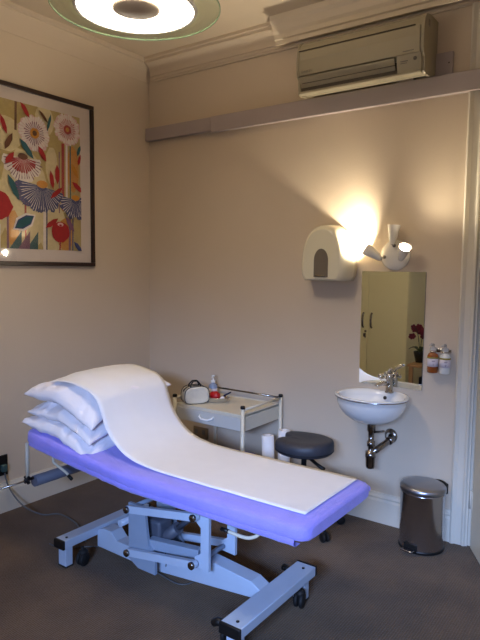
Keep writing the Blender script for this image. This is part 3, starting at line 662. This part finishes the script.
# paper rolls standing between trolley and stool
for (x, y, h, dx, dy, l) in ((-1.985, 3.10, .475, -.06, .03, 'shorter white paper couch roll leaning beside the trolley post'), (-1.950, 3.215, .50, .0, .0, 'taller white paper couch roll right behind the stool seat')):
    b = MB(); r = .040
    ax = V((dx, dy, 1)).normalized(); c = V((x, y, .003+r*(abs(dx)+abs(dy))))
    b.lathe([(.0, 0), (.016, 0), (r, 0), (r, h), (.018, h), (.018, h-.05), (.0, h-.05)], c, ax, 28)
    tag(obj('paper_roll', b, 'paper', loc=c), l, 'paper roll', 'spare paper rolls by the stool')

# wall socket below the trolley, behind it
t = thing('wall_socket', 'beige double socket low on the back wall behind the trolley', 'socket', (-2.765, YB, .27))
b = MB(); b.box(-2.84, -2.70, YB-.010, YB, .268, .352, .003); obj('face_plate', b, 'socket', t)
for x in (-2.81, -2.74):
    b = MB(); b.box(x-.014, x+.014, YB-.0125, YB-.0095, .30, .335, .001); obj('switch', b, 'acgrey', t)

# socket on the left wall with plug and lead
t = thing('wall_socket', 'black socket plate on the left wall behind the couch head', 'socket', (XL, 2.04, .21))
b = MB(); b.box(XL, XL+.010, 1.98, 2.085, .235, .365, .003); obj('face_plate', b, 'black', t)
t = thing('power_lead', 'grey mains lead with green plug dropping from the left wall socket to the couch', 'cable', (XL, 2.045, 0))
b = MB(); b.box(XL+.0105, XL+.040, 2.030, 2.066, .265, .310, .006); obj('plug', b, 'green_plug', t)
def smooth(pts, n=8):
    pts = [V(p) for p in pts]; P_ = [pts[0]]+pts+[pts[-1]]; out = []
    for i in range(1, len(P_)-2):
        for k in range(n):
            q = k/n; a, b_, c_, d_2 = P_[i-1:i+3]
            out.append(.5*((2*b_)+(c_-a)*q+(2*a-5*b_+4*c_-d_2)*q*q+(3*b_-a-3*c_+d_2)*q**3))
    out.append(pts[-1]); return out
b = MB(); b.tube(smooth([(XL+.03, 2.05, .255), (XL+.032, 2.055, .22), (XL+.05, 2.07, .15), (XL+.12, 2.11, .05), (XL+.25, 2.16, .008), (-2.98, 2.232, .006), (-2.80, 2.21, .006), (-2.64, 2.13, .006), (-2.56, 2.09, .006)]), .005, 8); obj('cord', b, 'cable', t)
b = MB(); b.tube(smooth([(-2.70, 1.95, .004), (-2.61, 1.966, .004), (-2.46, 2.09, .004), (-2.33, 2.12, .004), (-2.10, 2.10, .004), (-1.97, 2.08, .004), (-1.84, 2.07, .004), (-1.80, 2.14, .004), (-1.87, 2.25, .004), (-1.99, 2.25, .004), (-2.04, 2.17, .004), (-1.97, 2.10, .008), (-1.90, 2.04, .10), (-1.90, 2.03, .2)]), .0032, 8)
tag(obj('looped_cable', b, 'cable', loc=(-2, 2.1, 0)), 'thin grey cable looping on the carpet under the couch', 'cable')

# ---------------------------------------------------------------- treatment couch
t = thing('treatment_couch', 'adjustable treatment couch with lavender sheet on pale grey lifting frame', 'couch', (-1.85, 2.09, 0))
CY0, CY1 = 1.842, 2.462
hx_, fx_ = -2.765, -1.018
def padz(x):     # underside height of the cover along the couch
    u = max(0, (-1.98-x)); return .516+.085*u+.02*u*u
b = MB(); rg = []
st = [0, .006, .018, .035, .06]+[.06+(1-.12)*i/46 for i in range(1, 46)]+[.94, .965, .982, .994, 1.0]
Lc = fx_-hx_
cyc, hwid = (CY0+CY1)/2, (CY1-CY0)/2
for s in st:
    x = hx_+Lc*s; e = min(s, 1-s)*Lc; k = 1 if e > .06 else math.sqrt(max(0, 1-((.06-e)/.06)**2))
    w = hwid-.05*(1-k); th = .084
    zb = padz(x)+.02*(1-k); zt = padz(x)+th-.022*(1-k)
    zm = (zb+zt)/2; hh = (zt-zb)/2
    r = []
    for j in range(44):
        a = 2*PI*j/44; c_, s_ = math.cos(a), math.sin(a)
        yy = math.copysign(abs(c_)**.22, c_)*w; zz = math.copysign(abs(s_)**.55, s_)*hh
        if abs(c_) > .5 and s_ < .2: zz -= .010*max(0, nz(x*2.3, j*.01, 3, 2.0))+.004*nz(x*14, j*.02, 1)
        yy += .004*nz(x*5, yy*9, zz*30)*abs(c_)
        r.append((x, cyc+yy, zm+zz+(.0015*nz(x*9, yy*9, 0) if s_ > 0 else 0)))
    rg.append(r)
b.rings(rg); mt = obj('mattress', b, 'purple', t); lab(mt, 'padded top under a lavender fitted sheet')
b = MB()  # sheet hem below near long side
hem = []
for i in range(70):
    x = hx_+.05+(Lc-.10)*i/69; z = padz(x)
    hem.append([(x, CY0+.004+.002*math.sin(x*60), z+.022), (x, CY0-.002+.003*nz(x*12, 0, 0), z+.004), (x, CY0+.012, z-.010+.004*nz(x*25, 1, 0)), (x, CY0+.05, z-.010)])
b.grid(hem); obj('sheet_hem', b, 'purple', mt)
# corner tie at far foot corner
b = MB(); b.ball((fx_-.020, CY1-.022, .562), .016, (1, 1, 1), 12); obj('sheet_corner', b, 'purple', mt)
# sub frame rails
for y in (CY0+.10, CY1-.10):
    b = MB(); b.bar((-2.02, y, .492), (-1.14, y, .492), .035, .045); obj('seat_rail', b, 'frame_blue', t)
    b = MB(); b.bar((-2.04, y, .492), (-2.72, y, .548), .03, .03); obj('backrest_rail', b, 'frame_blue', t)
b = MB()
for x in (-1.16, -1.66, -2.0):
    b = MB(); b.bar((x, CY0+.08, .490), (x, CY1-.08, .490), .035, .04); obj('cross_member', b, 'frame_dark', t)
# base
def crossbar(x, y0, y1, wd):
    q = MB(); q.bar((x, y0+.012, .128), (x, y1-.012, .128), wd, .045, .004); cb = obj('crossbar', q, 'frame_blue', t)
    for yy, s in ((y0, -1), (y1, 1)):
        q = MB(); q.box(x-wd/2-.002, x+wd/2+.002, min(yy, yy-s*.014), max(yy, yy-s*.014), .104, .152, .004); lab(obj('end_cap', q, 'black', cb), 'black plastic end cap')
    for yy in (y0+.045, y1-.06):
        q = MB(); q.box(x-.030, x+.030, yy-.022, yy+.022, .006, .108, .003); lg = obj('foot', q, 'frame_blue', cb)
        q = MB(); q.box(x-.032, x+.032, yy-.024, yy+.024, .0, .008, .002); obj('foot_pad', q, 'black', lg)
        q = MB(); q.lathe([(.0, 0), (.007, 0), (.007, .004), (.0, .005)], (x+.01, yy, .150), None, 8); obj('bolt', q, 'black', cb)
    return cb
cbl = crossbar(-2.440, 1.815, 2.445, .075); cbr = crossbar(-1.304, 1.758, 2.385, .100)
for (x, y, p) in ((-2.372, 1.915, cbl), (-2.372, 2.36, cbl), (-1.275, 2.262, cbr), (-1.385, 1.86, cbr)):
    b = MB(); z = .036
    for s in (-1, 1): b.lathe([(.0, -.009), (.032, -.009), (.036, -.005), (.036, .005), (.032, .009), (.0, .009)], (x+s*.014, y, z), (1, .25, 0), 22)
    b.ball((x, y+.004, .066), .026, (1, 1, .8), 12); b.tube([(x, y, z), (x, y, .10)], .008, 8); b.tube([(x-.02, y, z), (x+.02, y, z)], .007, 8)
    obj('castor', b, 'blackrub', p)
b = MB(); b.tube([(-1.352, 1.79, .128), (-1.385, 1.79, .126), (-1.405, 1.79, .112)], [.016, .017, .015], 12); obj('brake_pedal', b, 'black', cbr)
b = MB(); b.tube([(-1.352, 2.31, .128), (-1.40, 2.32, .128)], [.015, .015], 12); obj('brake_pedal', b, 'black', cbr)
# beam
b = MB(); b.prism([(-2.41, .040), (-2.41, .130), (-2.36, .150), (-2.30, .150), (-2.26, .110), (-2.02, .110), (-1.95, .18), (-1.72, .205), (-1.40, .175), (-1.352, .150), (-1.352, .106), (-2.02, .034)], 2.045, 2.125, lambda u, v, s: (u, s, v)); o = obj('base_beam', b, 'frame_blue', t)
m_ = o.modifiers.new('bevel', 'BEVEL'); m_.width = .004; m_.segments = 2
# lifting links
pA, pB, pC, pD = (-2.07, .365), (-1.645, .435), (-2.07, .145), (-1.652, .212)
def link(a, c, y, w=.036, th=.022):
    q = MB(); dx, dz = c[0]-a[0], c[1]-a[1]; L = math.hypot(dx, dz); ux, uz = dx/L, dz/L; pts = []
    for i in range(9):
        an = math.atan2(uz, ux)+PI/2+PI*i/8; pts.append((a[0]+w/2*math.cos(an), a[1]+w/2*math.sin(an)))
    for i in range(9):
        an = math.atan2(uz, ux)-PI/2+PI*i/8; pts.append((c[0]+w/2*math.cos(an), c[1]+w/2*math.sin(an)))
    q.prism(pts, y-th/2, y+th/2, lambda u, v, s: (u, s, v)); o = obj('lifting_arm', q, 'frame_blue', t)
    for p in (a, c):
        q = MB(); q.lathe([(.017, 0), (.018, .010), (.014, .014), (.0, .015)], (p[0], y-th/2-.001, p[1]), (0, -1, 0), 18); lab(obj('pivot_bolt', q, 'trap', o), 'shiny steel pivot bolt')
for y in (1.955, 2.215):
    link(pA, pB, y); link(pC, pD, y)
for p in (pA, pB, pC, pD):
    b = MB(); b.tube([(p[0], 1.962, p[1]), (p[0], 2.21, p[1])], .012, 12); obj('pivot_shaft', b, 'frame_dark', t)
for y in (1.985, 2.185):
    b = MB(); b.prism([(-2.095, .10), (-2.095, .385), (-1.985, .385), (-1.975, .30), (-1.96, .20), (-1.915, .15), (-1.915, .065), (-2.03, .065)], y-.008, y+.008, lambda u, v, s: (u, s, v)); obj('pivot_bracket', b, 'frame_dark', t)
    b = MB(); b.prism([(-1.665, .19), (-1.665, .235), (-1.630, .26), (-1.630, .38), (-1.672, .415), (-1.672, .465), (-1.583, .468), (-1.583, .185)], y-.008, y+.008, lambda u, v, s: (u, s, v)); obj('lift_plate', b, 'frame_blue', t)
b = MB(); b.box(-1.70, -1.55, 1.98, 2.19, .455, .470, .002); obj('mounting_plate', b, 'frame_dark', t)
# actuator
b = MB(); b.tube([(-2.00, 2.085, .16), (-1.86, 2.085, .28)], .030, 16); b.tube([(-1.86, 2.085, .28), (-1.70, 2.085, .42)], .015, 12); obj('lifting_actuator', b, 'motor', t)
b = MB(); b.box(-2.09, -1.94, 2.035, 2.135, .17, .30, .015); obj('motor_housing', b, 'motor', t)
b = MB(); b.tube([(-2.15, 1.97, .262), (-2.15, 2.20, .262)], .017, 16); q = obj('motor_tube', b, 'frame_blue', t)
for x in (-1.80, -1.75):
    b = MB(); b.bar((x-.07, 2.20, .28), (x-.095, 2.20, .49), .020, .020); obj('stay_rod', b, 'frame_blue', t)
b = MB(); b.bar((-1.98, 2.01, .20), (-1.70, 2.06, .205), .045, .05, .004); obj('inner_arm', b, 'frame_dark', t)
# foot lever
b = MB(); b.tube(smooth([(-1.30, 1.955, .50), (-1.30, 1.955, .455), (-1.335, 1.95, .430), (-1.38, 1.95, .421), (-1.455, 1.95, .424)], 5), .0078, 10); q = obj('height_lever', b, 'white_metal', t)
b = MB(); b.tube([(-1.452, 1.95, .424), (-1.492, 1.95, .426)], .0095, 10); obj('lever_grip', b, 'black', q)
# roll holder at the head end
b = MB(); b.tube([(-2.775, 1.872, .585), (-2.775, 1.872, .385)], .0105, 10); hr = obj('holder_rod', b, 'white_metal', t)
b = MB(); b.tube([(-2.775, 2.43, .585), (-2.775, 2.43, .37)], .0105, 10); obj('holder_rod', b, 'white_metal', t)
b = MB(); b.tube([(-2.775, 1.70, .375), (-2.775, 2.44, .375)], .005, 8); obj('holder_spindle', b, 'trap', t)
b = MB()
for k in range(4):
    a = PI/4+PI/2*k; b.tube([(-2.775, 1.868, .378), (-2.775+.024*math.cos(a), 1.868, .378+.024*math.sin(a))], [.009, .010], 8)
b.ball((-2.775, 1.868, .378), .014, (1, 1.5, 1), 10); b.tube([(-2.775, 1.87, .378), (-2.775, 1.905, .378)], .009, 8); obj('clamp_knob', b, 'black', t)
b = MB(); b.tube([(-2.775, 1.912, .358), (-2.775, 2.42, .358)], .031, 24); lab(obj('roll_tube', b, 'foam', t), 'grey tube of the paper roll holder')
b = MB(); b.tube(smooth([(-2.70, 1.99, .52), (-2.70, 1.985, .468), (-2.685, 1.995, .448), (-2.62, 2.01, .412), (-2.60, 2.01, .398)], 5), .0075, 10); q = obj('backrest_lever', b, 'white_metal', t)
b = MB(); b.tube([(-2.603, 2.01, .400), (-2.575, 2.012, .384)], .0095, 10); obj('lever_grip', b, 'black', q)

# ---------------------------------------------------------------- pillows
def pillow(cx, cy, zc, hx, hy, T, seed, sag, label, wr=.010, nearfold=0, tiltx=0, tilty=0, corner=.045):
    n = 54; m = 60; top = []; bot = []
    for i in range(n+1):
        u = -1+2*i/n; rt = []; rb = []
        for j in range(m+1):
            v = -1+2*j/m
            au, av = abs(u), abs(v)
            h = T*(max(0, 1-au**3.2))**.55*(max(0, 1-av**4.0))**.5
            px = 1-.10*(1-au**2)*0-.05*(av**2)*(1-au)      # soft outline
            x = cx+hx*u*(1-.05*(1-av**2)*(au**4))+.012*nz(u*2+seed, v*2, 0, 1.3)
            y = cy+hy*v*(1-.03*(1-au**2)*(av**4))+.012*nz(u*2, v*2+seed, 5, 1.3)
            e = (1-max(au, av)**6)
            wv = wr*(nz(u*2.2+seed+v, v*2.5-u, seed, 1.0)+.8*nz(u*4+seed-v*2, v*4+u, seed+3, 1.0)+.55*(1-abs(nz(u*5+v*3, v*5-u*2, seed, 1.0))*4)*.5)
            wn = wr*1.3*nz(u*5+seed, v*2.2, seed+9, 1.0)*(av**3 if v < 0 else 0)
            base = zc-sag*(u*u*.6+v*v*.4)-nearfold*max(0, -v-.55)**1.5*2+tiltx*u+tilty*v-corner*max(0, (u-v)/2-.45)*2
            fl = .004
            rt.append((x, y, base+h+fl+(wv+wn)*(1 if e > 0 else 0)*.9)); rb.append((x, y, base-h*.85-fl+wn*.6+wv*.3))
        top.append(rt); bot.append(rb)
    b = MB(); b.grid(top); b.grid([list(reversed(r)) for r in bot])
    # border
    def edge(g): return [g[i][0] for i in range(n+1)]+[g[n][j] for j in range(1, m+1)]+[g[i][m] for i in range(n-1, -1, -1)]+[g[0][j] for j in range(m-1, 0, -1)]
    b.rings([edge(top), edge(bot)], True, False)
    o = tag(obj('pillow', b, 'pillow', loc=(cx, cy, zc-T)), label, 'pillow', 'pillows stacked on the couch')
    return o
pillow(-2.512, 2.155, .697, .272, .305, .052, 1.3, .012, 'bottom white pillow of the stack, lying on the lavender sheet', .013, .0, -.026, .01, .05)
pillow(-2.502, 2.160, .782, .255, .292, .048, 4.7, .016, 'middle white pillow, squashed between the other two', .017, .01, -.012, .01, .06)
pillow(-2.520, 2.160, .884, .272, .290, .060, 8.1, .012, 'top white pillow of the stack, under the paper strip', .009, .01, .0, .012, .10)

# ---------------------------------------------------------------- paper strip over the couch
near = [(-1.071, .604), (-1.30, .604), (-1.60, .604), (-1.85, .606), (-1.97, .616), (-2.04, .632), (-2.10, .658), (-2.165, .705), (-2.215, .765), (-2.245, .835), (-2.275, .885), (-2.33, .918), (-2.42, .938), (-2.50, .944), (-2.57, .940), (-2.63, .930)]
far = [(-1.073, .604), (-1.30, .604), (-1.60, .604), (-1.85, .606), (-1.97, .618), (-2.04, .634), (-2.10, .662), (-2.155, .705), (-2.20, .765), (-2.235, .845), (-2.262, .900), (-2.32, .945), (-2.42, .968), (-2.50, .976), (-2.56, .972), (-2.615, .960)]
nn = smooth([(x, 0, z) for x, z in near], 6); ff = smooth([(x, 0, z) for x, z in far], 6)
g = []
for a, c_ in zip(nn, ff):
    r = []
    for j in range(17):
        q = j/16; x = a.x+(c_.x-a.x)*q; z = a.z+(c_.z-a.z)*q
        up = max(0, min(1, (-2.15-x)/.2)); z += .020*math.sin(PI*q)*up+.0015*nz(x*8, q*3, 0)
        fl = max(0, min(1, (z-.62)/.1))
        z += .006*nz(x*4, q*5, 4)*fl; x += .005*nz(z*7, q*4, 1)*fl
        r.append((x, 1.93+(2.42-1.93)*q, z+.001))
    g.append(r)
b = MB(); b.grid(g); o = obj('paper_sheet', b, 'paper', loc=(-1.85, 2.175, .604)); tag(o, 'long strip of white couch paper draped over pillows and lavender sheet', 'paper')
sm = o.modifiers.new('thickness', 'SOLIDIFY'); sm.thickness = .0012; sm.offset = 1

# ---------------------------------------------------------------- things behind the photographer, seen in the mirror
t = thing('cupboard', 'tall cream two-door cupboard reflected in the mirror', 'cupboard', (-2.9, -.55, 0))
b = MB(); b.box(XL+.025, -2.51, YR+.03, -.272, 0, 2.35, .002); obj('carcass', b, 'cupboard', t)
for (x0, x1, hx) in ((XL+.027, -3.024, -3.078), (-3.02, -2.512, -2.966)):
    b = MB(); b.box(x0, x1, -.270, -.25, .06, 2.34, .002); d_ = obj('door', b, 'cupboard', t)
    b = MB(); b.tube(smooth([(hx, -.248, .82), (hx, -.225, .84), (hx, -.215, .91), (hx, -.225, .98), (hx, -.248, 1.0)], 5), .013, 10); lab(obj('handle', b, 'trap', d_), 'chrome bow handle')
b = MB(); b.lathe([(.014, 0), (.014, .004), (.0, .006)], (-3.045, -.25, .77), (0, 1, 0), 14); b.box(-3.049, -3.041, -.246, -.22, .76, .78, .001); b.box(-3.050, -3.030, -.228, -.222, .69, .75, .003); b.box(-3.066, -3.050, -.230, -.224, .70, .745, .003)
tag(obj('key', b, 'trap', loc=(-3.045, -.25, .77)), 'key with fob hanging from the cupboard lock, seen in the mirror', 'key')
t = thing('side_table', 'small light wooden table reflected in the mirror under the orchid', 'table', (-2.06, -.15, 0))
b = MB(); b.box(-2.36, -1.76, -.40, .12, .435, .465, .004); obj('table_top', b, 'wood', t)
b = MB(); b.box(-2.32, -1.80, -.36, .08, .17, .19, .003); obj('shelf', b, 'wood', t)
for x in (-2.32, -1.80):
    for y in (-.37, .09): obj('leg', MB().box(x-.022, x+.022, y-.022, y+.022, 0, .436, .003), 'wood', t)
b = MB(); b.box(-2.24, -2.0, -.1, .06, .191, .32, .01); tag(obj('storage_box', b, 'black', loc=(-2.12, 0, .19)), 'dark box on the shelf of the small reflected table', 'box')
oc = V((-2.29, -.10, .466))
t = thing('potted_orchid', 'dark red orchid in a dark pot on the small wooden table, seen in the mirror', 'plant', oc)
b = MB(); b.lathe([(.0, 0), (.045, 0), (.068, .10), (.072, .13), (.064, .13), (.058, .10), (.0, .10)], oc, None, 24); obj('pot', b, 'pot', t)
for k in range(6):
    a = k*1.1+.3; d2 = V((math.cos(a), math.sin(a), 0)); s2 = V((-d2.y, d2.x, 0)); g = []
    for i in range(7):
        q = i/6; c_ = oc+V((0, 0, .11))+d2*(.13*q)+V((0, 0, .10*math.sin(q*2.4)*.7)); w = .024*math.sin(PI*min(.97, q*.9+.08))
        g.append([c_-s2*w, c_+V((0, 0, -.004)), c_+s2*w])
    b = MB(); b.grid(g); o = obj('leaf', b, 'leaf', t); sm = o.modifiers.new('thickness', 'SOLIDIFY'); sm.thickness = .003
for k, (dx, dy) in enumerate(((.06, .03), (-.05, .02))):
    b = MB(); pts = smooth([oc+V((0, 0, .10)), oc+V((dx*.3, dy*.3, .25)), oc+V((dx*.7, dy, .37)), oc+V((dx*1.4, dy*1.2, .42))], 5); b.tube(pts, .004, 8); obj('stem', b, 'leaf', t)
    for j in range(7):
        c_ = oc+V((dx*(.5+.2*j)+random.uniform(-.03, .03), dy+random.uniform(-.03, .03), .33+random.uniform(-.06, .10)))
        b = MB()
        for p_ in range(5):
            a = 2*PI*p_/5+j; b.ball(c_+V((math.cos(a)*.020, .0, math.sin(a)*.020)), .017, (1, .35, 1), 8)
        obj('flower', b, 'petal', t)

# ---------------------------------------------------------------- light
def area(name, loc, d, sx, sy, power, col):
    l = bpy.data.lights.new(name, 'AREA'); l.shape = 'RECTANGLE'; l.size = sx; l.size_y = sy; l.energy = power; l.color = col
    o = bpy.data.objects.new(name, l); COL.objects.link(o); o.location = loc; o.rotation_euler = V(d).to_track_quat('-Z', 'Z').to_euler(); return o
area('window_daylight', (.75, -3.3, 2.74), (-.33, 1, -.30), 2.3, .62, 920, (.36, .54, 1.0))
wd = bpy.data.worlds.new('world'); bpy.context.scene.world = wd; wd.use_nodes = True
bg = wd.node_tree.nodes['Background']; bg.inputs[0].default_value = (.35, .5, .9, 1); bg.inputs[1].default_value = .4

# ---------------------------------------------------------------- camera
yaw, pitch, roll, F = -.62436, .08825, .011076, 588.0
f = V((math.sin(yaw)*math.cos(pitch), math.cos(yaw)*math.cos(pitch), -math.sin(pitch)))
rt = V((math.cos(yaw), -math.sin(yaw), 0)); up = rt.cross(f)
c, s = math.cos(roll), math.sin(roll)
r2, u2 = c*rt+s*up, -s*rt+c*up
cam = bpy.data.cameras.new('camera'); co = bpy.data.objects.new('camera', cam); COL.objects.link(co)
cam.sensor_fit = 'VERTICAL'; cam.sensor_height = 24; cam.lens = F/640*24; cam.clip_start = .02
mw = Matrix((r2, u2, -f)).transposed().to_4x4(); mw.translation = (0, 0, 1.55); co.matrix_world = mw
sc = bpy.context.scene; sc.camera = co
sc.view_settings.view_transform = 'Standard'; sc.view_settings.look = 'None'; sc.view_settings.gamma = 1; sc.view_settings.use_curve_mapping = False
sc.view_settings.exposure = 0
